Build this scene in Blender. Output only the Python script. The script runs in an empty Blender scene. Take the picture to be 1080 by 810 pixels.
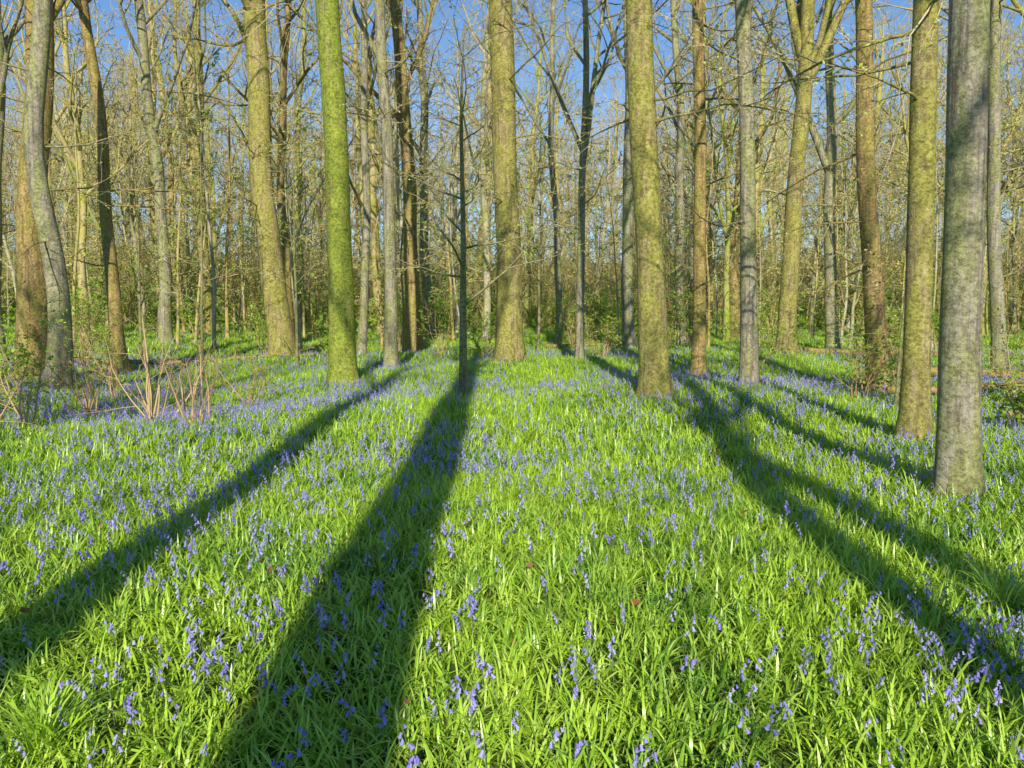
import bpy, math, random
import numpy as np
from mathutils import Vector, Matrix
R = math.radians
scene = bpy.context.scene
SUN_EL = 26.0
SUN_AZ = 0.8

# ------------------------------------------------------------------ terrain
def sstep(a, b, x):
    t = np.clip((x - a) / (b - a), 0, 1)
    return t * t * (3 - 2 * t)
def gh(x, y):
    x = np.asarray(x, float); y = np.asarray(y, float)
    h = 0.09*np.sin(x*0.43+1.0)*np.cos(y*0.37) + 0.06*np.sin(x*0.9+y*0.31) + 0.06*np.cos(y*0.8-x*0.35+2)
    h = h + 0.15*np.sin(x*0.16+0.6)*sstep(6, 20, y)
    h = h*sstep(0.0, 5.0, np.sqrt(x*x+y*y)+1.0)
    d = np.sqrt(x*x + y*y)
    h = h + 0.22*np.exp(-((x-1)/7.0)**2-((y-24)/6.0)**2)
    h = h + 0.5*sstep(24, 46, y) + 0.3*sstep(5, 14, -x)*sstep(14, 30, y)
    h = h + 10.0*sstep(50, 150, d)
    return h
def H(x, y):
    return float(gh(x, y))

rs = np.random.RandomState(5)
_lat = rs.rand(64, 64)
def vnoise(x, y, s):
    x = np.asarray(x)/s + 100.3; y = np.asarray(y)/s + 100.7
    xi = np.floor(x).astype(int); yi = np.floor(y).astype(int)
    fx = x-xi; fy = y-yi
    fx = fx*fx*(3-2*fx); fy = fy*fy*(3-2*fy)
    a = _lat[xi % 64, yi % 64]; b = _lat[(xi+1) % 64, yi % 64]
    c = _lat[xi % 64, (yi+1) % 64]; d = _lat[(xi+1) % 64, (yi+1) % 64]
    return (a*(1-fx)+b*fx)*(1-fy)+(c*(1-fx)+d*fx)*fy

# ------------------------------------------------------------------ materials
def new_mat(name):
    m = bpy.data.materials.new(name); m.use_nodes = True
    nt = m.node_tree; nt.nodes.clear()
    out = nt.nodes.new('ShaderNodeOutputMaterial')
    return m, nt, out
def ramp(nt, fac, stops):
    n = nt.nodes.new('ShaderNodeValToRGB')
    el = n.color_ramp.elements
    while len(el) < len(stops): el.new(0.5)
    for e, (p, c) in zip(el, stops):
        e.position = p; e.color = (c[0], c[1], c[2], 1)
    nt.links.new(fac, n.inputs[0]); return n.outputs[0]
def noise(nt, vec, scale, detail=4, rough=0.6):
    n = nt.nodes.new('ShaderNodeTexNoise')
    n.inputs['Scale'].default_value = scale
    n.inputs['Detail'].default_value = detail
    n.inputs['Roughness'].default_value = rough
    if vec is not None: nt.links.new(vec, n.inputs['Vector'])
    return n.outputs[0]
def mapping(nt, vec, sc):
    n = nt.nodes.new('ShaderNodeMapping'); n.inputs['Scale'].default_value = sc
    nt.links.new(vec, n.inputs['Vector']); return n.outputs[0]
def mix(nt, fac, a, b, mode='MIX'):
    n = nt.nodes.new('ShaderNodeMix'); n.data_type = 'RGBA'; n.blend_type = mode
    for s, v in ((n.inputs[0], fac), (n.inputs[6], a), (n.inputs[7], b)):
        if isinstance(v, (int, float)): s.default_value = v
        elif isinstance(v, tuple): s.default_value = (v[0], v[1], v[2], 1)
        else: nt.links.new(v, s)
    return n.outputs[2]

def bark_mat(name, light, dark, algae, amt, far=False):
    m, nt, out = new_mat(name)
    geo = nt.nodes.new('ShaderNodeNewGeometry')
    pos = geo.outputs['Position']
    if far:
        n_ = noise(nt, mapping(nt, pos, (2.5, 2.5, 0.9)), 1.2, 3, 0.7)
        c = ramp(nt, n_, [(0.3, dark), (0.46, light), (0.60, algae)])
        b = nt.nodes.new('ShaderNodeBsdfDiffuse'); nt.links.new(c, b.inputs[0])
        nt.links.new(b.outputs[0], out.inputs[0]); return m
    big = noise(nt, mapping(nt, pos, (3.4, 3.4, 0.7)), 1.4, 5, 0.75)
    fine = noise(nt, mapping(nt, pos, (10, 10, 13)), 1.7, 5, 0.8)
    streak = noise(nt, mapping(nt, pos, (16, 16, 1.0)), 1.0, 4, 0.65)
    blot = noise(nt, mapping(nt, pos, (5, 5, 3)), 1.5, 5, 0.75)
    c = ramp(nt, fine, [(0.36, dark), (0.58, light)])
    c2 = mix(nt, ramp(nt, streak, [(0.45, (0, 0, 0)), (0.62, (0.75, 0.75, 0.75))]), c, tuple(0.5*x for x in dark))
    mid = 0.62-amt*0.26
    f = ramp(nt, big, [(mid-0.06, (0, 0, 0)), (mid+0.07, (0.9, 0.9, 0.9))])
    alg = mix(nt, ramp(nt, fine, [(0.38, (0, 0, 0)), (0.62, (1, 1, 1))]), tuple(0.42*x for x in algae), tuple(1.3*x for x in algae))
    c3 = mix(nt, f, c2, alg)
    c3 = mix(nt, ramp(nt, blot, [(0.34, (0.8, 0.8, 0.8)), (0.47, (0, 0, 0))]), c3, tuple(0.8*x for x in dark))
    c4 = mix(nt, ramp(nt, blot, [(0.58, (0, 0, 0)), (0.68, (0.5, 0.5, 0.5))]), c3, tuple(min(1, 1.3*x+0.02) for x in light))
    b = nt.nodes.new('ShaderNodeBsdfPrincipled')
    nt.links.new(c4, b.inputs['Base Color'])
    b.inputs['Roughness'].default_value = 0.9
    b.inputs['Specular IOR Level'].default_value = 0.2
    bp = nt.nodes.new('ShaderNodeBump'); bp.inputs['Strength'].default_value = 0.8
    bp.inputs['Distance'].default_value = 0.04
    nt.links.new(fine, bp.inputs['Height'])
    nt.links.new(bp.outputs[0], b.inputs['Normal'])
    nt.links.new(b.outputs[0], out.inputs[0])
    return m

def leaf_mat(name, stops, trans=0.3, rough=0.4, patch=None, spec=0.5, island_only=False, dark=None):
    m, nt, out = new_mat(name)
    geo = nt.nodes.new('ShaderNodeNewGeometry')
    if island_only:
        fac = geo.outputs['Random Per Island']
    else:
        oi = nt.nodes.new('ShaderNodeObjectInfo')
        add = nt.nodes.new('ShaderNodeMath'); add.operation = 'ADD'
        mul = nt.nodes.new('ShaderNodeMath'); mul.operation = 'MULTIPLY'; mul.inputs[1].default_value = 0.5
        nt.links.new(oi.outputs['Random'], add.inputs[0])
        nt.links.new(geo.outputs['Random Per Island'], add.inputs[1])
        nt.links.new(add.outputs[0], mul.inputs[0]); fac = mul.outputs[0]
    c = ramp(nt, fac, stops)
    if patch:
        n = noise(nt, geo.outputs['Position'], 0.9, 3, 0.65)
        c = mix(nt, ramp(nt, n, [(0.38, (0, 0, 0)), (0.60, (0.7, 0.7, 0.7))]), c, patch)
        if dark: c = mix(nt, ramp(nt, n, [(0.34, (0.5, 0.5, 0.5)), (0.46, (0, 0, 0))]), c, dark)
    if spec > 0:
        b = nt.nodes.new('ShaderNodeBsdfPrincipled')
        nt.links.new(c, b.inputs['Base Color'])
        b.inputs['Roughness'].default_value = rough
        b.inputs['Specular IOR Level'].default_value = spec
    else:
        b = nt.nodes.new('ShaderNodeBsdfDiffuse'); nt.links.new(c, b.inputs[0])
    if trans > 0:
        t = nt.nodes.new('ShaderNodeBsdfTranslucent'); nt.links.new(c, t.inputs[0])
        mx = nt.nodes.new('ShaderNodeMixShader'); mx.inputs[0].default_value = trans
        nt.links.new(b.outputs[0], mx.inputs[1]); nt.links.new(t.outputs[0], mx.inputs[2])
        nt.links.new(mx.outputs[0], out.inputs[0])
    else:
        nt.links.new(b.outputs[0], out.inputs[0])
    return m

B_olive = ((0.56, 0.45, 0.21), (0.24, 0.17, 0.065), (0.42, 0.39, 0.08), 0.6)
B_moss = ((0.46, 0.41, 0.17), (0.17, 0.15, 0.05), (0.34, 0.40, 0.045), 0.9)
B_grey = ((0.54, 0.47, 0.34), (0.23, 0.19, 0.13), (0.40, 0.40, 0.14), 0.5)
B_brown = ((0.60, 0.41, 0.18), (0.24, 0.145, 0.055), (0.40, 0.34, 0.08), 0.5)
B_dark = ((0.46, 0.39, 0.24), (0.19, 0.15, 0.085), (0.33, 0.34, 0.10), 0.5)
M_olive = bark_mat('bark_beech_olive', *B_olive)
M_moss  = bark_mat('bark_mossy_green', *B_moss)
M_grey  = bark_mat('bark_beech_grey', *B_grey)
M_brown = bark_mat('bark_brown', *B_brown)
M_dark  = bark_mat('bark_dark', *B_dark)
F_olive, F_moss, F_grey, F_brown, F_dark = [bark_mat('far_'+n_, *b_, far=True) for n_, b_ in (('olive', B_olive), ('moss', B_moss), ('grey', B_grey), ('brown', B_brown), ('dark', B_dark))]
M_twig  = leaf_mat('twig_bark', [(0.1, (0.40, 0.28, 0.13)), (0.5, (0.58, 0.44, 0.22)), (0.9, (0.72, 0.60, 0.34))], 0.0, 0.9, None, 0)
M_bramble = leaf_mat('bramble_bark', [(0.1, (0.42, 0.25, 0.12)), (0.9, (0.66, 0.47, 0.25))], 0.0, 0.9, None, 0)
M_bud   = leaf_mat('spring_buds', [(0.1, (0.58, 0.42, 0.13)), (0.45, (0.68, 0.62, 0.15)), (0.9, (0.50, 0.68, 0.14))], 0.2, 0.6, None, 0)
M_leaf  = leaf_mat('shrub_leaf', [(0.1, (0.16, 0.31, 0.03)), (0.5, (0.32, 0.54, 0.05)), (0.9, (0.55, 0.68, 0.09))], 0.3, 0.45, None, 0)
M_ivy   = leaf_mat('ivy_leaf', [(0.1, (0.06, 0.14, 0.02)), (0.5, (0.12, 0.26, 0.03)), (0.9, (0.24, 0.38, 0.05))], 0.15, 0.35, None, 0.5)
M_blade = leaf_mat('bluebell_leaf', [(0.03, (0.10, 0.25, 0.025)), (0.35, (0.27, 0.51, 0.035)), (0.7, (0.47, 0.69, 0.06)), (0.97, (0.66, 0.78, 0.20))], 0.2, 0.34, (0.52, 0.72, 0.045), 0.55, island_only=True, dark=(0.14, 0.33, 0.03))
M_stem  = leaf_mat('bluebell_stem', [(0.1, (0.16, 0.22, 0.12)), (0.9, (0.26, 0.28, 0.22))], 0.0, 0.5, None, 0)
M_bell  = leaf_mat('bluebell_petal', [(0.1, (0.29, 0.24, 0.70)), (0.5, (0.42, 0.36, 0.83)), (0.9, (0.62, 0.55, 0.93))], 0.25, 0.5, None, 0)
M_litter = leaf_mat('dead_leaf', [(0.1, (0.22, 0.09, 0.03)), (0.5, (0.40, 0.18, 0.06)), (0.9, (0.55, 0.32, 0.14))], 0.2, 0.7, None, 0)

m, nt, out = new_mat('woodland_soil')
geo = nt.nodes.new('ShaderNodeNewGeometry'); P = geo.outputs['Position']
n1 = noise(nt, P, 0.5, 5, 0.7); n2 = noise(nt, P, 18, 5, 0.8)
c = ramp(nt, n2, [(0.3, (0.05, 0.08, 0.018)), (0.5, (0.12, 0.15, 0.035)), (0.7, (0.24, 0.19, 0.08))])
c = mix(nt, ramp(nt, n1, [(0.38, (0, 0, 0)), (0.6, (0.8, 0.8, 0.8))]), c, (0.10, 0.18, 0.025))
b = nt.nodes.new('ShaderNodeBsdfDiffuse')
nt.links.new(c, b.inputs[0])
bp = nt.nodes.new('ShaderNodeBump'); bp.inputs['Strength'].default_value = 0.8; bp.inputs['Distance'].default_value = 0.06
nt.links.new(n2, bp.inputs['Height']); nt.links.new(bp.outputs[0], b.inputs['Normal'])
nt.links.new(b.outputs[0], out.inputs[0])
M_soil = m

# ------------------------------------------------------------------ mesh builder
class MB:
    def __init__(s): s.v = []; s.f = []; s.m = []
    def mesh(s, name, mats, smooth=True):
        me = bpy.data.meshes.new(name)
        me.from_pydata([tuple(p) for p in s.v], [], s.f)
        for mt in mats: me.materials.append(mt)
        me.polygons.foreach_set('material_index', s.m)
        me.polygons.foreach_set('use_smooth', [smooth]*len(s.f))
        me.update(); return me
def link(name, me, coll=None, loc=(0, 0, 0)):
    o = bpy.data.objects.new(name, me); o.location = loc
    (coll or scene.collection).objects.link(o); return o

def tube(mb, pts, rads, n, mat=0, lobe=None):
    base = len(mb.v); u = None; L = len(pts)
    cs = [(math.cos(2*math.pi*k/n), math.sin(2*math.pi*k/n)) for k in range(n)]
    for i, p in enumerate(pts):
        t = (pts[min(i+1, L-1)]-pts[max(i-1, 0)])
        t = t.normalized() if t.length > 1e-9 else Vector((0, 0, 1))
        if u is None: u = t.orthogonal().normalized()
        else:
            u = u-t*u.dot(t); u = u.normalized() if u.length > 1e-6 else t.orthogonal().normalized()
        w = t.cross(u)
        for k in range(n):
            r = rads[i]*(lobe(i, k) if lobe else 1)
            mb.v.append(p+u*(cs[k][0]*r)+w*(cs[k][1]*r))
    for i in range(L-1):
        for k in range(n):
            a = base+i*n+k; b2 = base+i*n+(k+1) % n
            mb.f.append((a, b2, b2+n, a+n)); mb.m.append(mat)

def rv(rng): return Vector((rng.gauss(0, 1), rng.gauss(0, 1), rng.gauss(0, 1)))
def leaf(mb, rng, p, size, mat):
    d = rv(rng).normalized(); d.z = d.z*0.5
    d.normalize(); s = d.cross(rv(rng)).normalized()
    b0 = len(mb.v)
    mb.v += [p, p+d*size*0.5+s*size*0.3, p+d*size, p+d*size*0.5-s*size*0.3]
    mb.f.append((b0, b0+1, b0+2, b0+3)); mb.m.append(mat)

SEG = {1: 8, 2: 6, 3: 4, 4: 3}; SID = {1: 6, 2: 5, 3: 3, 4: 3}
def branch(mb, rng, p, d, L, r, lvl, mx, nch, trop=0.08, wander=0.16, minr=0.004, leaves=None, tmat=1, bmat=0):
    n = SEG[lvl]; pts = [p.copy()]; dirs = [d.copy()]
    for i in range(n):
        d = (d+rv(rng)*wander+Vector((0, 0, trop))).normalized()
        p = p+d*(L/n); pts.append(p.copy()); dirs.append(d.copy())
    rads = [max(minr, r*(1-0.82*i/n)) for i in range(n+1)]
    tube(mb, pts, rads, SID[lvl], tmat if lvl >= 3 else bmat)
    if leaves and lvl >= mx-1:
        for _ in range(leaves[0]):
            i = rng.randint(1, n); q = pts[i-1].lerp(pts[i], rng.random())
            leaf(mb, rng, q, leaves[1]*rng.uniform(0.6, 1.3), leaves[2])
    if lvl < mx:
        k = nch[lvl]
        for j in range(k):
            t = 0.2+0.8*(j+rng.random())/k; t = min(t, 0.999)
            fi = t*n; i = int(fi); q = pts[i].lerp(pts[i+1], fi-i)
            dd = dirs[i+1]; s = rv(rng); s = (s-dd*s.dot(dd)).normalized()
            ang = R(rng.uniform(28, 62))
            nd = dd*math.cos(ang)+s*math.sin(ang)
            branch(mb, rng, q, nd, L*rng.uniform(0.38, 0.62)*(1-0.4*t), max(minr, rads[i]*0.6), lvl+1, mx, nch, trop*0.6, wander*1.15, minr, leaves, tmat, bmat)

def trunk_path(rng, lean, ly, hgt, bend, knots=None):
    ph = rng.uniform(0, 6.28); ph2 = rng.uniform(0, 6.28)
    zs = [-0.25, 0.0, 0.12, 0.25, 0.42, 0.65, 1.0, 1.5]
    z = 2.1
    while z < hgt: zs.append(z); z += 0.75
    zs.append(hgt)
    pts = []
    for z in zs:
        k = min(1.0, max(0, z)/2.0)
        ox = lean*max(z, 0)+k*bend*(math.sin(z*0.45+ph)-math.sin(ph))+k*bend*0.35*math.sin(z*1.3+ph2)
        oy = ly*max(z, 0)+k*bend*(math.sin(z*0.38+ph2)-math.sin(ph2))
        if knots is not None:
            xs = [a for a, _ in knots]; vs = [b for _, b in knots]
            ox += float(np.interp(z, xs, vs))
        pts.append(Vector((ox, oy, z)))
    if knots is not None:
        for _ in range(2):
            pts = [pts[0]]+[Vector(((pts[i-1].x+2*pts[i].x+pts[i+1].x)/4, pts[i].y, pts[i].z)) for i in range(1, len(pts)-1)]+[pts[-1]]
    return zs, pts

def make_tree(name, x, y, r, lean=0.0, ly=0.0, hgt=19, mat=M_olive, seed=1, bend=0.06, clear=8.0, limbs=9, low=2,
              fork=None, knots=None, flare=0.55, taper=0.6, coll=None, dense=1.0, minr=0.005, loc=True, buds=3, sides=16, bs=0.055, high=0, ivy=0):
    rng = random.Random(seed)
    mb = MB()
    zs, pts = trunk_path(rng, lean, ly, hgt, bend, knots)
    ph = rng.uniform(0, 6.28); k1 = rng.choice([4, 5, 6])
    rads = [r*(1-taper*max(0, z)/hgt)*(1-0.9*max(0, (z-hgt*0.8)/(hgt*0.2))**2) for z in zs]
    rads = [max(rr, 0.01)*rng.uniform(0.985, 1.015) for rr in rads]
    wob = [[rng.uniform(-0.03, 0.03) for _ in range(sides)] for _ in zs]
    def lobe(i, k):
        z = max(0, zs[i]); a = 2*math.pi*k/sides
        e = math.exp(-z/0.30); e2 = math.exp(-z/1.3)
        return 1+flare*e*(0.65+0.45*math.cos(k1*a+ph))+0.12*e2+0.04*math.cos(3*a+ph+z*0.3)+0.03*math.cos(2*a-z*0.5)+wob[i][k]
    tube(mb, pts, rads, sides, 0, lobe)
    def at(z):
        for i in range(len(zs)-1):
            if zs[i+1] >= z:
                t = (z-zs[i])/(zs[i+1]-zs[i]); return pts[i].lerp(pts[i+1], t), rads[i]*(1-t)+rads[i+1]*t
        return pts[-1], rads[-1]
    lv = (buds, bs, 2) if buds else None
    nch = {1: max(2, int(5*dense)), 2: max(2, int(4*dense)), 3: 3}
    az = rng.uniform(0, 6.28)
    if fork:
        for (fz, ang_az, tilt, fr) in fork:
            p, rr = at(fz)
            d = Vector((math.cos(ang_az)*math.sin(tilt), math.sin(ang_az)*math.sin(tilt), math.cos(tilt)))
            branch(mb, rng, p, d, (hgt-fz)*0.9, rr*fr, 1, 3, {1: 7, 2: 4, 3: 3}, 0.10, 0.06, minr, lv)
    for i in range(limbs):
        z = clear+(hgt-0.6-clear)*(i+rng.random()*0.7)/limbs
        p, rr = at(z); az += 2.4+rng.uniform(-0.5, 0.5)
        tilt = R(rng.uniform(35, 62))*(1-0.35*(z/hgt))
        d = Vector((math.cos(az)*math.sin(tilt), math.sin(az)*math.sin(tilt), math.cos(tilt)))
        L = (hgt*0.30)*(1.15-0.6*(z-clear)/(hgt-clear+0.1))*rng.uniform(0.8, 1.15)
        branch(mb, rng, p, d, L, min(rr*0.55, 0.11), 1, 3, nch, 0.07, 0.13, minr, lv)
    for i in range(low):
        z = rng.uniform(2.4, min(clear, 7.5)); p, rr = at(z); a = rng.uniform(0, 6.28)
        d = Vector((math.cos(a), math.sin(a), rng.uniform(-0.1, 0.45))).normalized()
        branch(mb, rng, p, d, rng.uniform(1.4, 3.2), min(rr*0.25, 0.024), 2, 4, {2: 5, 3: 3}, 0.0, 0.15, 0.004, lv)
    for i in range(high):
        z = rng.uniform(4.5, 9.5); p, rr = at(z); a = rng.uniform(0, 6.28)
        d = Vector((math.cos(a), math.sin(a), rng.uniform(-0.1, 0.3))).normalized()
        branch(mb, rng, p, d, rng.uniform(2.2, 4.0), min(rr*0.25, 0.03), 2, 4, {2: 7, 3: 4}, -0.03, 0.12, 0.004, lv)
    for i in range(ivy):       # ivy leaves climbing the lowest part of the trunk
        z = min(3.2, rng.expovariate(1.6))+0.05; p, rr = at(z); a = rng.gauss(ph, 1.3)
        q = p+Vector((math.cos(a), math.sin(a), 0))*(rr*(1.06+0.5*math.exp(-z/0.3))+rng.uniform(0.0, 0.05))
        leaf(mb, rng, q, rng.uniform(0.05, 0.09), 3)
    me = mb.mesh(name+'_mesh', [mat, M_twig, M_bud, M_ivy])
    if coll is None:
        return link(name, me, None, (x, y, H(x, y)))
    return link(name, me, coll)

# ------------------------------------------------------------------ ground
N = 301
u = np.linspace(-1, 1, N); g = np.sign(u)*np.abs(u)**2.5*420
gx, gy = np.meshgrid(g, g+7.0)
gz = gh(gx, gy)
vv = np.stack([gx.ravel(), gy.ravel(), gz.ravel()], 1)
ii = np.arange((N-1)*(N-1)); r_, c_ = ii//(N-1), ii % (N-1); a0 = r_*N+c_
ff = np.stack([a0, a0+1, a0+N+1, a0+N], 1)
me = bpy.data.meshes.new('ground_mesh'); me.from_pydata(vv.tolist(), [], ff.tolist())
me.materials.append(M_soil); me.polygons.foreach_set('use_smooth', [True]*len(me.polygons)); me.update()
link('ground', me)

# ------------------------------------------------------------------ scatter helper
def scatter(name, pts, rot, scl, idx, coll):
    me = bpy.data.meshes.new(name+'_points')
    me.from_pydata(pts.tolist(), [], [])
    a = me.attributes.new('rot', 'FLOAT_VECTOR', 'POINT'); a.data.foreach_set('vector', rot.astype(np.float32).ravel())
    a = me.attributes.new('scl', 'FLOAT_VECTOR', 'POINT'); a.data.foreach_set('vector', scl.astype(np.float32).ravel())
    a = me.attributes.new('idx', 'INT', 'POINT'); a.data.foreach_set('value', idx.astype(np.int32))
    o = link(name, me)
    ng = bpy.data.node_groups.new(name+'_nodes', 'GeometryNodeTree')
    ng.interface.new_socket('Geometry', in_out='INPUT', socket_type='NodeSocketGeometry')
    ng.interface.new_socket('Geometry', in_out='OUTPUT', socket_type='NodeSocketGeometry')
    gi = ng.nodes.new('NodeGroupInput'); go = ng.nodes.new('NodeGroupOutput')
    ci = ng.nodes.new('GeometryNodeCollectionInfo'); ci.inputs['Collection'].default_value = coll
    ci.inputs['Separate Children'].default_value = True; ci.inputs['Reset Children'].default_value = True
    ip = ng.nodes.new('GeometryNodeInstanceOnPoints'); ip.inputs['Pick Instance'].default_value = True
    def attr(nm, ty):
        n = ng.nodes.new('GeometryNodeInputNamedAttribute'); n.data_type = ty
        n.inputs['Name'].default_value = nm; return n.outputs['Attribute']
    ng.links.new(gi.outputs[0], ip.inputs['Points'])
    ng.links.new(ci.outputs[0], ip.inputs['Instance'])
    ng.links.new(attr('idx', 'INT'), ip.inputs['Instance Index'])
    ng.links.new(attr('rot', 'FLOAT_VECTOR'), ip.inputs['Rotation'])
    ng.links.new(attr('scl', 'FLOAT_VECTOR'), ip.inputs['Scale'])
    ng.links.new(ip.outputs[0], go.inputs[0])
    md = o.modifiers.new('instances', 'NODES'); md.node_group = ng
    return o

# ------------------------------------------------------------------ bluebell leaves: square patches of strap leaves
def strap_leaves(name, base, r, Lr, wr, segs, coll, mat=None, tr=(4, 46), cr=(20, 130), Lmul=None):
    n = len(base)
    az = r.uniform(0, 2*math.pi, n); L = r.uniform(Lr[0], Lr[1], n); w = r.uniform(wr[0], wr[1], n)
    if Lmul is not None: L = L*Lmul
    tilt = np.radians(r.uniform(tr[0], tr[1], n)); curl = np.radians(r.uniform(cr[0], cr[1], n))
    d = np.stack([np.cos(az), np.sin(az), np.zeros(n)], 1)
    s = np.stack([-np.sin(az), np.cos(az), r.uniform(-0.5, 0.5, n)], 1); s /= np.linalg.norm(s, axis=1)[:, None]
    q = np.column_stack([base, np.full(n, -0.015)]); t = tilt.copy()
    V = np.zeros((n, segs+1, 2, 3))
    for i in range(segs+1):
        f = i/segs
        ww = w*(0.55+0.9*f if f < 0.5 else (1.0-((f-0.5)/0.5)**1.8*0.95))*0.5
        V[:, i, 0] = q-s*ww[:, None]; V[:, i, 1] = q+s*ww[:, None]
        q = q+(d*np.sin(t)[:, None]+np.array([0, 0, 1.0])*np.cos(t)[:, None])*(L/segs)[:, None]
        t = t+curl/segs*(0.4+1.3*f)
    V = V.reshape(-1, 3)
    b0 = (np.arange(n)*(segs+1)*2)[:, None]+(np.arange(segs)*2)[None, :]
    b0 = b0.ravel(); F = np.stack([b0, b0+1, b0+3, b0+2], 1)
    me = bpy.data.meshes.new(name); me.from_pydata(V.tolist(), [], F.tolist())
    me.materials.append(mat or M_blade); me.polygons.foreach_set('use_smooth', [True]*len(F)); me.update()
    return link(name, me, coll)

def leaf_tile(name, size, ncl, per, wsc, lsc, segs, seed, coll):
    r = np.random.RandomState(seed)
    g_ = int(math.ceil(math.sqrt(ncl)))
    cc = np.array([((i % g_+0.5)/g_-0.5, (i//g_+0.5)/g_-0.5) for i in range(g_*g_)])[:ncl]*size
    cc = cc+r.normal(0, 0.6*size/g_, cc.shape)
    ch = r.uniform(0.65, 1.2, ncl)
    ci = np.repeat(np.arange(ncl), per)
    base = cc[ci]+r.normal(0, 0.020*lsc, (ncl*per, 2))
    strap_leaves(name, base, r, (0.09*lsc, 0.215*lsc), (0.007*wsc, 0.0135*wsc), segs, coll, Lmul=ch[ci], tr=(4, 52), cr=(20, 125))

def tiles(size, y0, y1, hw0, hwk, seed, nk):
    r = np.random.RandomState(seed); P_ = []
    y = y0+size/2
    while y < y1:
        hw = hw0+hwk*max(y+size/2, 0); k = int(math.ceil(hw/size))
        for i in range(-k, k+1): P_.append((i*size, y))
        y += size
    P_ = np.array(P_); x, y = P_[:, 0], P_[:, 1]; n = len(P_)
    e = 0.25*size
    sx = (gh(x+e, y)-gh(x-e, y))/(2*e); sy = (gh(x, y+e)-gh(x, y-e))/(2*e)
    rot = []
    for i in range(n):
        nrm = Vector((-sx[i], -sy[i], 1)).normalized()
        base = Vector((0, 0, 1)).rotation_difference(nrm)
        m_ = base.to_matrix() @ Matrix.Rotation(r.randint(0, 4)*math.pi/2+r.uniform(-0.06, 0.06), 3, 'Z')
        rot.append(tuple(m_.to_euler()))
    pts = np.column_stack([x, y, gh(x, y)])
    pts[:, :2] += r.uniform(-0.04, 0.04, (n, 2))*size
    hs = 0.82+0.4*vnoise(x, y, 2.3)
    scl = np.column_stack([np.full(n, 1.04), np.full(n, 1.04), hs])
    return pts, np.array(rot), scl, r.randint(0, nk, n)

c1 = bpy.data.collections.new('bluebell_leaf_patches_near')
for k in range(6): leaf_tile('leaf_patch_near_%d' % k, 1.0, 225, 9, 1.0, 1.0, 4, 900+k, c1)
c2 = bpy.data.collections.new('bluebell_leaf_patches_mid')
for k in range(5): leaf_tile('leaf_patch_mid_%d' % k, 1.5, 256, 9, 1.25, 1.05, 3, 920+k, c2)
c3 = bpy.data.collections.new('bluebell_leaf_patches_far')
for k in range(4): leaf_tile('leaf_patch_far_%d' % k, 3.0, 400, 8, 2.0, 1.3, 2, 940+k, c3)
scatter('bluebell_leaves', *tiles(1.0, -2, 9, 3.0, 0.75, 1, 6), c1)
scatter('bluebell_leaves', *tiles(1.5, 9, 24, 3.0, 0.75, 2, 5), c2)
scatter('bluebell_leaves', *tiles(3.0, 24, 87, 4.0, 0.78, 3, 4), c3)
# a few coarse grass tussocks
for (x, y, sd) in [(-1.85, 3.0, 1), (-2.2, 2.7, 2), (2.9, 4.6, 3)]:
    r = np.random.RandomState(sd)
    o = strap_leaves('grass_tussock', r.normal(0, 0.045, (110, 2)), r, (0.22, 0.42), (0.006, 0.012), 6, None, tr=(3, 40), cr=(40, 130))
    o.location = (x, y, H(x, y))

def bell(mb, rng, p, d, s, mat):
    u_ = d.orthogonal().normalized(); w_ = d.cross(u_); b0 = len(mb.v); n = 5
    prof = [(0, 0.0018), (0.004, 0.0046), (0.013, 0.0046), (0.018, 0.0085)]
    for (z, r) in prof:
        for k in range(n):
            a = 2*math.pi*k/n; mb.v.append(p+d*(z*s)+(u_*math.cos(a)+w_*math.sin(a))*(r*s))
    for i in range(3):
        for k in range(n):
            a = b0+i*n+k; b = b0+i*n+(k+1) % n
            mb.f.append((a, b, b+n, a+n)); mb.m.append(mat)

c_bell = bpy.data.collections.new('bluebell_flower_stems')
for k in range(10):
    rng = random.Random(300+k); mb = MB()
    Hh = rng.uniform(0.18, 0.31); az = rng.uniform(0, 6.28); d = Vector((math.cos(az), math.sin(az), 0))
    pts = []; q = Vector((0, 0, 0)); t = R(rng.uniform(2, 14)); n = 9; curl = R(rng.uniform(20, 95))
    for i in range(n+1):
        pts.append(q.copy()); q = q+(d*math.sin(t)+Vector((0, 0, math.cos(t))))*(Hh/n)
        if i > 5: t += curl/(n-6)
    tube(mb, pts, [0.0025*(1-0.5*i/n) for i in range(n+1)], 3, 0)
    nb = rng.randint(3, 9)
    for j in range(nb):
        f = 5.7+3.3*(j/(nb-1))*0.99; i = int(f); p = pts[i].lerp(pts[min(i+1, n)], f-i)
        side = rng.uniform(-1.7, 1.7)+az
        o_ = Vector((math.cos(side), math.sin(side), 0))
        p2 = p+o_*0.008+Vector((0, 0, -0.001))
        bell(mb, rng, p2, (o_*0.5+Vector((0, 0, -1))).normalized(), rng.uniform(0.95, 1.3)*(1.1-0.35*j/nb), 1)
    link('flower_stem_%d' % k, mb.mesh('flower_stem_%d' % k, [M_stem, M_bell]), c_bell)

def sample(bands, seed):
    r = np.random.RandomState(seed); P_ = []; D = []
    for (y0, y1, dens, sc) in bands:
        hw = 3+0.75*max(y1, 0); st = 1/math.sqrt(dens)
        a, b = np.meshgrid(np.arange(-hw, hw, st), np.arange(y0, y1, st))
        x = (a+r.uniform(0, st, a.shape)).ravel(); y = (b+r.uniform(0, st, b.shape)).ravel()
        ok = np.abs(x) < 3+0.75*np.maximum(y, 0)
        x, y = x[ok], y[ok]
        P_.append(np.stack([x, y], 1)); D.append(np.full(len(x), sc))
    return np.concatenate(P_), np.concatenate(D), r

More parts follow.
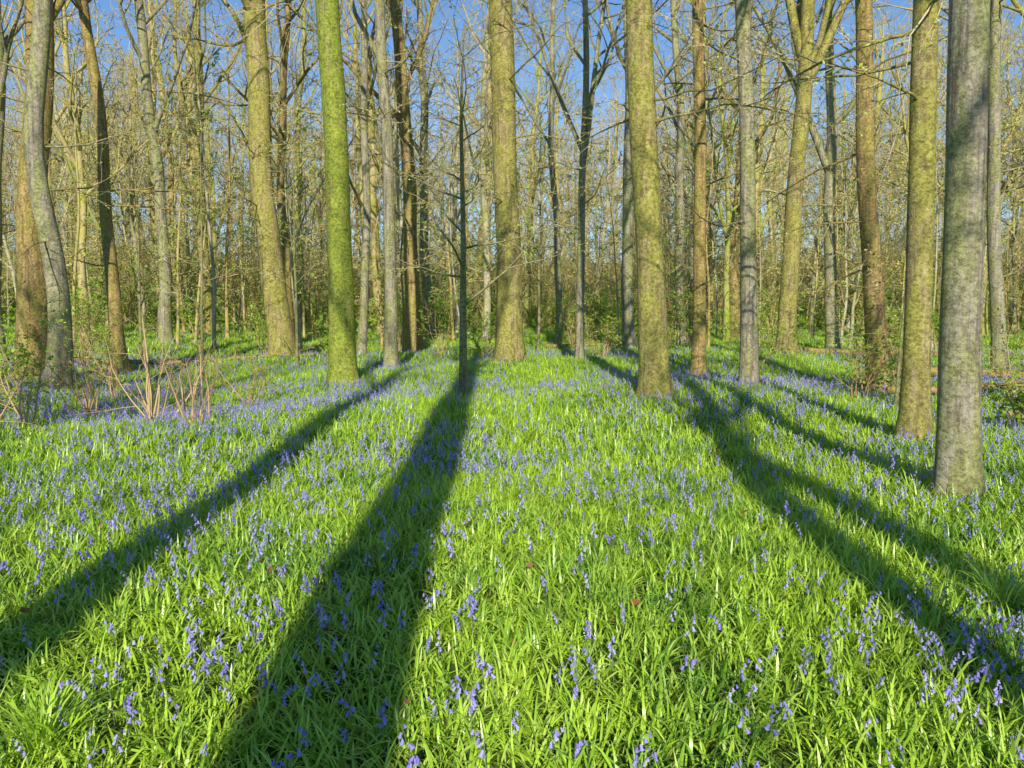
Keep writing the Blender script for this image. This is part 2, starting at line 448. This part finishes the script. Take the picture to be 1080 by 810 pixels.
xy, sc, r = sample([(-2, 1, 8, 1.0), (1, 5, 90, 1.0), (5, 11, 100, 1.0), (11, 18, 70, 1.1), (18, 30, 28, 1.2), (30, 50, 5, 1.4)], 23)
X_, Y_ = xy[:, 0], xy[:, 1]
nz = 0.42*vnoise(X_+31, Y_+7, 1.7)+0.23*vnoise(X_+3, Y_+17, 0.55)+0.35*r.rand(len(xy))
bias = 0.10*sstep(0.5, 4, -X_)*sstep(4, 9, Y_) + 0.06*sstep(2, 5, X_)*sstep(4, 9, Y_)-0.05*np.exp(-((X_-1.3)/1.6)**2-((Y_-6)/3.0)**2)
keep = r.rand(len(xy)) < np.clip((nz+bias-0.36)*2.0, 0.08, 0.85)
xy, sc = xy[keep], sc[keep]; n = len(xy)
pts = np.column_stack([xy, gh(xy[:, 0], xy[:, 1])])
rot = np.column_stack([r.uniform(-0.22, 0.22, n), r.uniform(-0.22, 0.22, n), r.uniform(0, 6.283, n)])
hs = r.uniform(0.72, 1.08, n)
scl = np.column_stack([sc*hs*1.05, sc*hs*1.05, np.minimum(sc, 1.2)*hs])
scatter('bluebell_flowers', pts, rot, scl, r.randint(0, 10, n), c_bell)
print('flowers', n)

# dead leaves
c_lit = bpy.data.collections.new('dead_leaf_shapes')
for k in range(3):
    rng = random.Random(500+k); mb = MB(); nn = 8
    mb.v.append(Vector((0, 0, 0.004)))
    for i in range(nn):
        a = 2*math.pi*i/nn; rr = 0.022*(1+0.25*math.cos(a)); mb.v.append(Vector((rr*1.3*math.cos(a), rr*0.8*math.sin(a), rng.uniform(0.0, 0.016))))
    for i in range(nn): mb.f.append((0, 1+i, 1+(i+1) % nn)); mb.m.append(0)
    link('dead_leaf_%d' % k, mb.mesh('dead_leaf_%d' % k, [M_litter]), c_lit)
xy, sc, r = sample([(1, 6, 4, 1.0), (6, 14, 3, 1.0), (14, 40, 3, 1.4)], 41)
n = len(xy); pts = np.column_stack([xy, gh(xy[:, 0], xy[:, 1])+r.uniform(0.02, 0.14, n)*(r.rand(n) < 0.35)+0.01])
rot = np.column_stack([r.uniform(-0.6, 0.6, n), r.uniform(-0.6, 0.6, n), r.uniform(0, 6.283, n)])
s_ = (sc*r.uniform(0.7, 1.3, n))[:, None].repeat(3, 1)
scatter('leaf_litter', pts, rot, s_, r.randint(0, 3, n), c_lit)

# ------------------------------------------------------------------ named trees (world metres)
T = [
 # name, x, y, r, lean, mat, kwargs
 ('beech_tree', 4.12, 7.25, 0.175, -0.020, M_grey, dict(hgt=20, flare=0.35, low=2, high=2, bend=0.02, seed=11, taper=0.45)),
 ('beech_tree', 5.2, 10.2, 0.165, -0.008, M_olive, dict(hgt=19, flare=0.5, low=2, high=3, bend=0.03, seed=12, taper=0.4)),
 ('beech_tree', 2.55, 14.1, 0.25, -0.048, M_olive, dict(hgt=22, flare=0.35, low=2, high=3, bend=0.03, seed=13, taper=0.35)),
 ('beech_tree', -0.05, 21.4, 0.34, -0.016, M_olive, dict(hgt=24, flare=0.65, low=3, high=3, bend=0.05, seed=14, taper=0.35)),
 ('beech_tree', -3.8, 17.9, 0.29, -0.025, M_moss, dict(hgt=22, flare=0.5, low=1, high=2, bend=0.04, seed=15, taper=0.35)),
 ('beech_tree', -7.6, 26.5, 0.40, -0.058, M_olive, dict(hgt=25, flare=0.6, low=2, high=4, bend=0.10, seed=16, taper=0.4)),
 ('beech_tree', -11.6, 19.2, 0.34, 0.05, M_brown, dict(hgt=22, flare=0.5, low=4, high=2, bend=0.10, seed=17, taper=0.35, ivy=260)),
 ('ash_tree', -9.9, 17.2, 0.23, 0.02, M_grey, dict(hgt=20, flare=0.6, low=4, high=3, bend=0.04, seed=18, ivy=120, knots=[(0, 0), (1.4, 0.18), (3.0, 0.12), (4.4, -0.25), (5.6, -0.3), (7, 0.0), (20, 0.7)])),
 ('ash_tree', -11.0, 22.4, 0.19, -0.085, M_brown, dict(hgt=19, low=3, high=2, bend=0.10, seed=19)),
 ('ash_tree', -14.3, 33, 0.27, -0.05, M_grey, dict(hgt=22, low=3, bend=0.12, seed=20)),
 ('ash_tree', -16.0, 42, 0.30, 0.0, M_olive, dict(hgt=24, low=3, bend=0.10, seed=21, fork=[(9, 2.5, 0.5, 0.7)])),
 ('ash_tree', -5.3, 28, 0.16, 0.03, M_grey, dict(hgt=19, low=3, high=3, bend=0.08, seed=22)),
 ('beech_tree', -3.4, 22.4, 0.19, -0.02, M_grey, dict(hgt=20, low=3, high=2, bend=0.05, seed=23)),
 ('ash_tree', -3.8, 31, 0.31, -0.045, M_brown, dict(hgt=22, low=3, bend=0.07, seed=24)),
 ('ash_tree', -4.1, 40, 0.26, -0.02, M_grey, dict(hgt=22, low=3, bend=0.1, seed=25)),
 ('ash_tree', 1.85, 21.7, 0.115, 0.0, M_grey, dict(hgt=15, low=5, bend=0.06, seed=27, clear=5.5, fork=[(5.2, 0.0, 0.22, 0.9), (5.6, 3.1, 0.35, 0.7)])),
 ('ash_tree', 1.95, 33, 0.15, -0.02, M_grey, dict(hgt=18, low=3, bend=0.12, seed=28)),
 ('ash_tree', 4.4, 30, 0.23, -0.02, M_grey, dict(hgt=21, low=2, bend=0.06, seed=29)),
 ('ash_tree', 7.1, 33, 0.21, -0.05, M_grey, dict(hgt=20, low=3, bend=0.10, seed=30)),
 ('ash_tree', 4.22, 18.0, 0.155, -0.022, M_brown, dict(hgt=18, low=2, high=2, bend=0.04, seed=31)),
 ('ash_tree', 4.72, 15.8, 0.17, -0.043, M_grey, dict(hgt=19, low=2, high=2, bend=0.04, seed=32, fork=[(7.0, 0.3, 0.35, 0.6)])),
 ('oak_tree', 8.4, 24.4, 0.28, 0.03, M_olive, dict(hgt=20, low=3, high=3, bend=0.08, seed=33, ivy=160, fork=[(8.0, 0.2, 0.5, 0.7), (8.6, 3.0, 0.3, 0.75)])),
 ('ash_tree', 12.1, 30, 0.23, -0.05, M_grey, dict(hgt=20, low=3, high=3, bend=0.12, seed=34, ivy=120, fork=[(6.6, 2.9, 0.4, 0.8)])),
 ('oak_tree', 7.5, 16.2, 0.205, -0.08, M_brown, dict(hgt=18, low=4, high=4, bend=0.06, seed=35, ivy=320)),
 ('ash_tree', 12.7, 20.7, 0.18, -0.06, M_grey, dict(hgt=18, low=4, high=4, bend=0.05, seed=36, ivy=160)),
 ('ash_tree', 16.5, 25, 0.26, -0.03, M_olive, dict(hgt=20, low=3, bend=0.08, seed=37)),
 ('ash_tree', -17.5, 27, 0.27, 0.04, M_grey, dict(hgt=20, low=4, bend=0.12, seed=38)),
 ('ash_tree', -9.5, 34, 0.20, 0.02, M_brown, dict(hgt=20, low=3, bend=0.12, seed=39)),
 ('ash_tree', 10.6, 38, 0.28, 0.02, M_brown, dict(hgt=22, low=3, bend=0.12, seed=40)),
 # behind the photographer (their shadows fall across the glade)
 ('beech_tree', -0.62, -5.0, 0.40, -0.008, M_olive, dict(hgt=17, clear=12, limbs=5, low=0, bend=0.02, seed=51, flare=0.3, taper=0.5)),
 ('beech_tree', -2.35, -9.0, 0.29, -0.004, M_grey, dict(hgt=16, clear=12, limbs=4, low=0, bend=0.05, seed=52, taper=0.5)),
 ('beech_tree', 2.3, -6.0, 0.23, 0.004, M_grey, dict(hgt=15, clear=11, limbs=4, low=0, bend=0.03, seed=53, taper=0.4, knots=[(0, 0), (4.5, 0.05), (6.5, 0.2), (8, 0.75), (10, 1.25), (16, 1.6)])),
 ('beech_tree', 3.2, -9.5, 0.31, 0.0, M_olive, dict(hgt=12, clear=9, limbs=4, low=0, bend=0.06, seed=54)),
 ('beech_tree', -6.6, -8.0, 0.24, 0.01, M_olive, dict(hgt=16, clear=10, limbs=5, low=0, bend=0.06, seed=55)),
 ('beech_tree', 7.2, -7.0, 0.24, 0.01, M_olive, dict(hgt=16, clear=10, limbs=5, low=0, bend=0.06, seed=56)),
 ('beech_tree', -10.5, -4.0, 0.25, 0.0, M_olive, dict(hgt=15, clear=7, limbs=9, low=0, bend=0.06, seed=57)),
 ('beech_tree', -7.8, -2.5, 0.22, 0.0, M_grey, dict(hgt=12, clear=6.5, limbs=9, low=0, bend=0.08, seed=58)),
]
for (nm, x, y, rr, lean, mt, kw) in T:
    make_tree(nm, x, y, rr, lean=lean, ly=random.Random(kw['seed']).uniform(-0.015, 0.015), mat=mt, dense=1.25, **kw)

# thin saplings
def sapling(name, x, y, hgt, r, lean, seed, nb, mat=M_dark, z0=1.8, Lb=1.6, leaves=(3, 0.045, 2), leafmat=M_bud, coll=None, mr=0.004):
    rng = random.Random(seed); mb = MB()
    zs, pts = trunk_path(rng, lean, 0, hgt, 0.05 if coll is None else 0.16)
    rads = [max(0.006, r*(1-0.85*max(0, z)/hgt)*(1+0.5*math.exp(-max(0, z)/0.2))) for z in zs]
    tube(mb, pts, rads, 9 if coll is None else 6, 0)
    for i in range(nb):
        z = z0+(hgt-z0)*(i+rng.random())/nb
        z = min(z, hgt-0.05)
        k = max(j for j in range(len(zs)) if zs[j] <= z); p = pts[k].lerp(pts[min(k+1, len(pts)-1)], (z-zs[k])/max(1e-3, (zs[min(k+1, len(zs)-1)]-zs[k])))
        a = rng.uniform(0, 6.28); d = Vector((math.cos(a), math.sin(a)*0.8, rng.uniform(0.05, 0.8))).normalized()
        branch(mb, rng, p, d, Lb*rng.uniform(0.6, 1.3), max(0.008, rads[k]*0.45), 2, 4, {2: 5, 3: 3}, 0.02, 0.14, mr, leaves)
    return link(name, mb.mesh(name+'_mesh', [mat, M_twig, leafmat]), coll, (0, 0, 0) if coll else (x, y, H(x, y)))
sapling('sapling_tree', -0.94, 15.2, 7.0, 0.085, 0.02, 71, 16, Lb=2.5)
sapling('sapling_tree', 6.6, 13.6, 4.2, 0.03, 0.02, 72, 8, Lb=1.2)
sapling('sapling_tree', -8.2, 21.0, 6.5, 0.05, 0.05, 73, 10, Lb=1.5)
sapling('sapling_tree', -14.0, 18.5, 7.5, 0.06, 0.04, 74, 14, Lb=2.0)
sapling('sapling_tree', 9.8, 21.5, 6.5, 0.05, -0.03, 75, 10, Lb=1.6)
sapling('sapling_tree', 0.9, 27.5, 7.5, 0.06, 0.03, 76, 12, Lb=1.8, leaves=(4, 0.07, 2), leafmat=M_leaf)
sapling('sapling_tree', 14.8, 18.5, 6.5, 0.06, -0.05, 77, 12, Lb=2.2)
sapling('sapling_tree', -6.2, 23.0, 6.0, 0.05, -0.02, 78, 9, Lb=1.7)
sapling('sapling_tree', -12.6, 27.0, 7.0, 0.06, 0.03, 79, 12, Lb=2.0, leaves=(4, 0.07, 2), leafmat=M_leaf)
sapling('sapling_tree', 6.0, 26.0, 7.0, 0.05, 0.03, 80, 12, Lb=1.8, leaves=(4, 0.07, 2), leafmat=M_leaf)
# saplings added behind the photographer, out of view, to dapple the near ground
sapling('sapling_tree', 0.9, -4.5, 6.0, 0.03, 0.02, 171, 8, z0=3.2, Lb=1.5)
sapling('sapling_tree', -4.3, -4.0, 6.5, 0.035, 0.02, 172, 9, z0=3.4, Lb=1.8)
sapling('sapling_tree', 5.0, -5.0, 7.0, 0.035, -0.02, 173, 9, z0=3.8, Lb=1.8)

def shrub(name, x, y, hgt, stems, seed, leafn, leafs, lm=M_leaf, coll=None, spread=0.35, r0=0.018, nch={2: 6, 3: 3}):
    rng = random.Random(seed); mb = MB()
    for i in range(stems):
        a = rng.uniform(0, 6.28); t = rng.uniform(0.05, spread*1.8)
        d = Vector((math.cos(a)*math.sin(t), math.sin(a)*math.sin(t), math.cos(t)))
        branch(mb, rng, Vector((rng.uniform(-0.12, 0.12), rng.uniform(-0.12, 0.12), -0.05)), d, hgt*rng.uniform(0.6, 1.05), r0*rng.uniform(0.6, 1.2), 2, 4,
               nch, 0.05, 0.11, 0.0035 if coll is None else 0.007, (leafn, leafs, 2), 1, 0)
    me = mb.mesh(name+'_mesh', [M_bramble if coll is None else F_brown, M_bramble if coll is None else M_twig, lm])
    return link(name, me, coll, (0, 0, 0) if coll else (x, y, H(x, y)))
for (x, y, h_, st, sd, ln, ls) in [(-5.7, 12.6, 1.8, 10, 81, 0, 0.035), (-6.9, 11.2, 1.7, 6, 82, 5, 0.06), (-10.9, 15.6, 1.8, 7, 83, 4, 0.06),
        (8.0, 16.6, 1.8, 8, 84, 3, 0.05), (6.6, 15.0, 1.5, 7, 85, 3, 0.06), (-2.4, 27, 2.5, 8, 86, 5, 0.08), (-12.4, 23, 2.6, 9, 87, 4, 0.07),
        (9.4, 14.5, 1.6, 8, 88, 4, 0.06), (12.2, 17.0, 2.2, 8, 89, 4, 0.06), (-8.3, 16.5, 1.9, 6, 90, 4, 0.06), (4.5, 24, 1.6, 7, 91, 3, 0.07), (-8.3, 11.8, 1.3, 8, 92, 3, 0.055),
        (2.9, 26, 1.8, 7, 94, 3, 0.07), (14.5, 22, 2.4, 8, 95, 3, 0.07), (-4.7, 11.8, 1.3, 8, 96, 0, 0.05), (7.4, 11.4, 0.9, 8, 97, 5, 0.06), (-0.9, 26, 1.7, 8, 98, 5, 0.08),
        (-5.5, 24.5, 1.5, 8, 99, 5, 0.08), (10.5, 12.9, 1.2, 8, 101, 5, 0.06), (-7.6, 14.2, 1.6, 9, 102, 0, 0.05), (-9.0, 13.6, 1.6, 7, 103, 4, 0.055), (-5.0, 15.0, 1.3, 5, 104, 3, 0.05),
        (11.2, 15.4, 1.5, 9, 105, 0, 0.05), (8.6, 12.6, 1.1, 7, 106, 0, 0.05), (6.2, 20.5, 1.6, 7, 107, 4, 0.07), (10.6, 23.5, 2.0, 8, 108, 5, 0.07), (-13.2, 19.6, 2.2, 8, 109, 5, 0.07),
        (-9.0, 29, 2.6, 8, 110, 6, 0.09), (-4.8, 33, 2.8, 8, 111, 6, 0.09), (6.8, 30, 2.6, 8, 112, 6, 0.09), (10.2, 31, 2.8, 8, 113, 6, 0.09), (15.5, 29, 2.8, 8, 114, 6, 0.09), (-15.5, 29.5, 2.8, 8, 115, 6, 0.09),
        (-6.4, 9.6, 0.9, 6, 116, 0, 0.05), (2.4, 32, 2.4, 8, 117, 6, 0.09)]:
    dry = ln == 0
    shrub('hazel_shrub' if not dry else 'dry_bramble', x, y, h_, st, sd, ln, ls, nch={2: 3, 3: 2} if dry else {2: 6, 3: 3}, r0=0.024 if dry else 0.018, spread=0.5 if dry else 0.35)

# fallen wood
def fallen(name, x, y, az, L, r, seed):
    rng = random.Random(seed); mb = MB()
    d = Vector((math.cos(az), math.sin(az), 0)); pts = []; n = 12
    for i in range(n+1):
        q = Vector((x, y, 0))+d*(L*(i/n-0.5))+Vector((rng.gauss(0, 0.03), rng.gauss(0, 0.03), 0))
        pts.append(Vector((q.x-x, q.y-y, H(q.x, q.y)-H(x, y)+r*0.8+0.12)))
    rads = [r*(1-0.55*i/n)*rng.uniform(0.93, 1.07) for i in range(n+1)]; rads[0] *= 0.9
    tube(mb, pts, rads, 9, 0)
    b0 = len(mb.v)-9; mb.f.append(tuple(range(b0, b0+9))); mb.m.append(1)
    mb.f.append(tuple(reversed(range(0, 9)))); mb.m.append(1)
    for j in range(5):
        i = rng.randint(3, n-1); a = rng.uniform(0, 6.28)
        branch(mb, rng, pts[i], (d+Vector((math.cos(a), math.sin(a), rng.uniform(0.1, 0.8)))).normalized(), L*0.28, rads[i]*0.4, 2, 4, {2: 3, 3: 2}, -0.03, 0.15, 0.005)
    link(name, mb.mesh(name+'_mesh', [M_brown, M_twig]), None, (x, y, H(x, y)))
fallen('fallen_log', 9.2, 15.6, 0.15, 4.0, 0.09, 1)
fallen('fallen_log', 11.0, 17.8, -0.2, 5.0, 0.13, 2)
fallen('fallen_log', 9.0, 13.2, 0.5, 2.4, 0.05, 3)
fallen('fallen_log', -12.0, 24.5, 0.1, 5.0, 0.10, 4)
fallen('fallen_log', -8.0, 25.5, -0.15, 4.0, 0.07, 5)
fallen('fallen_log', 12.5, 26.5, 0.05, 6.0, 0.13, 6)
fallen('fallen_log', 3.2, 30.0, 0.1, 4.0, 0.09, 7)

# ------------------------------------------------------------------ distant woodland (instanced)
c_far = bpy.data.collections.new('distant_tree_kinds')
mats = [F_grey, F_olive, F_brown, F_grey, F_olive, F_dark, F_moss]
for k in range(7):
    rr = [0.16, 0.24, 0.13, 0.2, 0.3, 0.11, 0.2][k]
    make_tree('woodland_tree_%d' % k, 0, 0, rr, lean=[0.02, -0.03, 0.05, -0.02, 0.01, -0.06, 0.03][k], hgt=[18, 21, 15, 19, 22, 12, 19][k], mat=mats[k],
              seed=200+k, bend=0.14, clear=[5, 7, 3.5, 6, 8, 3.5, 6][k], limbs=11, low=6, coll=c_far, dense=1.3, minr=0.012, sides=8, buds=3, bs=0.09,
              fork=[None, [(9, 1, 0.4, 0.7)], None, [(7, 4, 0.4, 0.7)], None, None, [(6, 2, 0.5, 0.7)]][k])
r = np.random.RandomState(77)
def woods(n, y0, y1, mind, power=1.0, k=1.0):
    P_ = []
    tries = 0
    while len(P_) < n and tries < n*40:
        tries += 1
        y = y0+(y1-y0)*r.rand()**power; x = r.uniform(-1, 1)*(14+0.85*y)
        if any((x-a)**2+(y-b)**2 < mind*mind for a, b in P_[-400:]): continue
        P_.append((x, y))
    return np.array(P_)
xy = woods(400, 35, 130, 2.6)
n = len(xy); pts = np.column_stack([xy, gh(xy[:, 0], xy[:, 1])-0.05])
rot = np.column_stack([r.uniform(-0.05, 0.05, n), r.uniform(-0.05, 0.05, n), r.uniform(0, 6.283, n)])
s_ = r.uniform(0.7, 1.1, n)[:, None].repeat(3, 1)
scatter('distant_woodland', pts, rot, s_, r.randint(0, 7, n), c_far)

c_und = bpy.data.collections.new('understorey_kinds')
for k in range(8):
    shrub('understorey_a_shrub_%d' % k, 0, 0, [4.5, 6.0, 8, 3.0, 5.2, 7, 1.6, 2.2][k], [5, 5, 5, 6, 6, 4, 8, 8][k], 400+k, [3, 3, 2, 6, 3, 4, 7, 7][k], 0.125,
          lm=[M_bud, M_leaf, M_bud, M_leaf, M_bud, M_leaf, M_leaf, M_leaf][k], coll=c_und, spread=0.28 if k < 6 else 0.6, r0=0.03 if k < 6 else 0.012, nch={2: 7, 3: 3})
for k in range(6):
    sapling('understorey_b_pole_%d' % k, 0, 0, [7, 9, 11, 8, 10, 12][k], [0.05, 0.06, 0.075, 0.05, 0.07, 0.08][k], [0.05, -0.08, 0.03, 0.12, -0.04, -0.1][k], 450+k, 11,
            mat=[F_grey, F_olive, F_brown, F_grey, F_olive, F_grey][k], Lb=1.7, leaves=(3, 0.09, 2), coll=c_und, mr=0.007, leafmat=M_leaf if k % 2 else M_bud)
xy = woods(720, 37, 125, 1.5, 1.0)
n = len(xy); id1 = r.randint(0, 8, n)
xy2 = woods(330, 30, 85, 1.6, 1.1); id2 = 8+r.randint(0, 6, len(xy2))
xy = np.concatenate([xy, xy2]); idx = np.concatenate([id1, id2]); n = len(xy)
pts = np.column_stack([xy, gh(xy[:, 0], xy[:, 1])-0.05])
rot = np.column_stack([r.uniform(-0.08, 0.08, n), r.uniform(-0.08, 0.08, n), r.uniform(0, 6.283, n)])
s_ = r.uniform(0.7, 1.25, n)[:, None].repeat(3, 1)
scatter('woodland_understorey', pts, rot, s_, idx, c_und)

# ------------------------------------------------------------------ light, sky, camera
w = bpy.data.worlds.new('World'); scene.world = w; w.use_nodes = True
nt = w.node_tree; bg = nt.nodes['Background']
sky = nt.nodes.new('ShaderNodeTexSky'); sky.sky_type = 'NISHITA'; sky.sun_disc = False
sky.sun_elevation = R(SUN_EL); sky.sun_rotation = R(180+SUN_AZ); sky.air_density = 1.0; sky.dust_density = 0.0; sky.ozone_density = 6.0
nt.links.new(sky.outputs[0], bg.inputs[0]); bg.inputs[1].default_value = 0.145
sl = bpy.data.lights.new('sun', 'SUN'); sl.energy = 5.0; sl.angle = R(0.5); sl.color = (1.0, 0.96, 0.84)
so = bpy.data.objects.new('sun', sl); scene.collection.objects.link(so)
so.rotation_euler = (R(90-SUN_EL), 0, R(SUN_AZ)); so.location = (0, -30, 30)
cam = bpy.data.cameras.new('camera'); cam.sensor_width = 36; cam.lens = 28; cam.clip_end = 2000; cam.clip_start = 0.05
co = bpy.data.objects.new('camera', cam); scene.collection.objects.link(co)
co.location = (0, 0, 1.72+H(0, 0)); co.rotation_euler = (R(90-5.1), 0, 0)
scene.camera = co
scene.view_settings.view_transform = 'Standard'; scene.view_settings.look = 'None'; scene.view_settings.exposure = 0
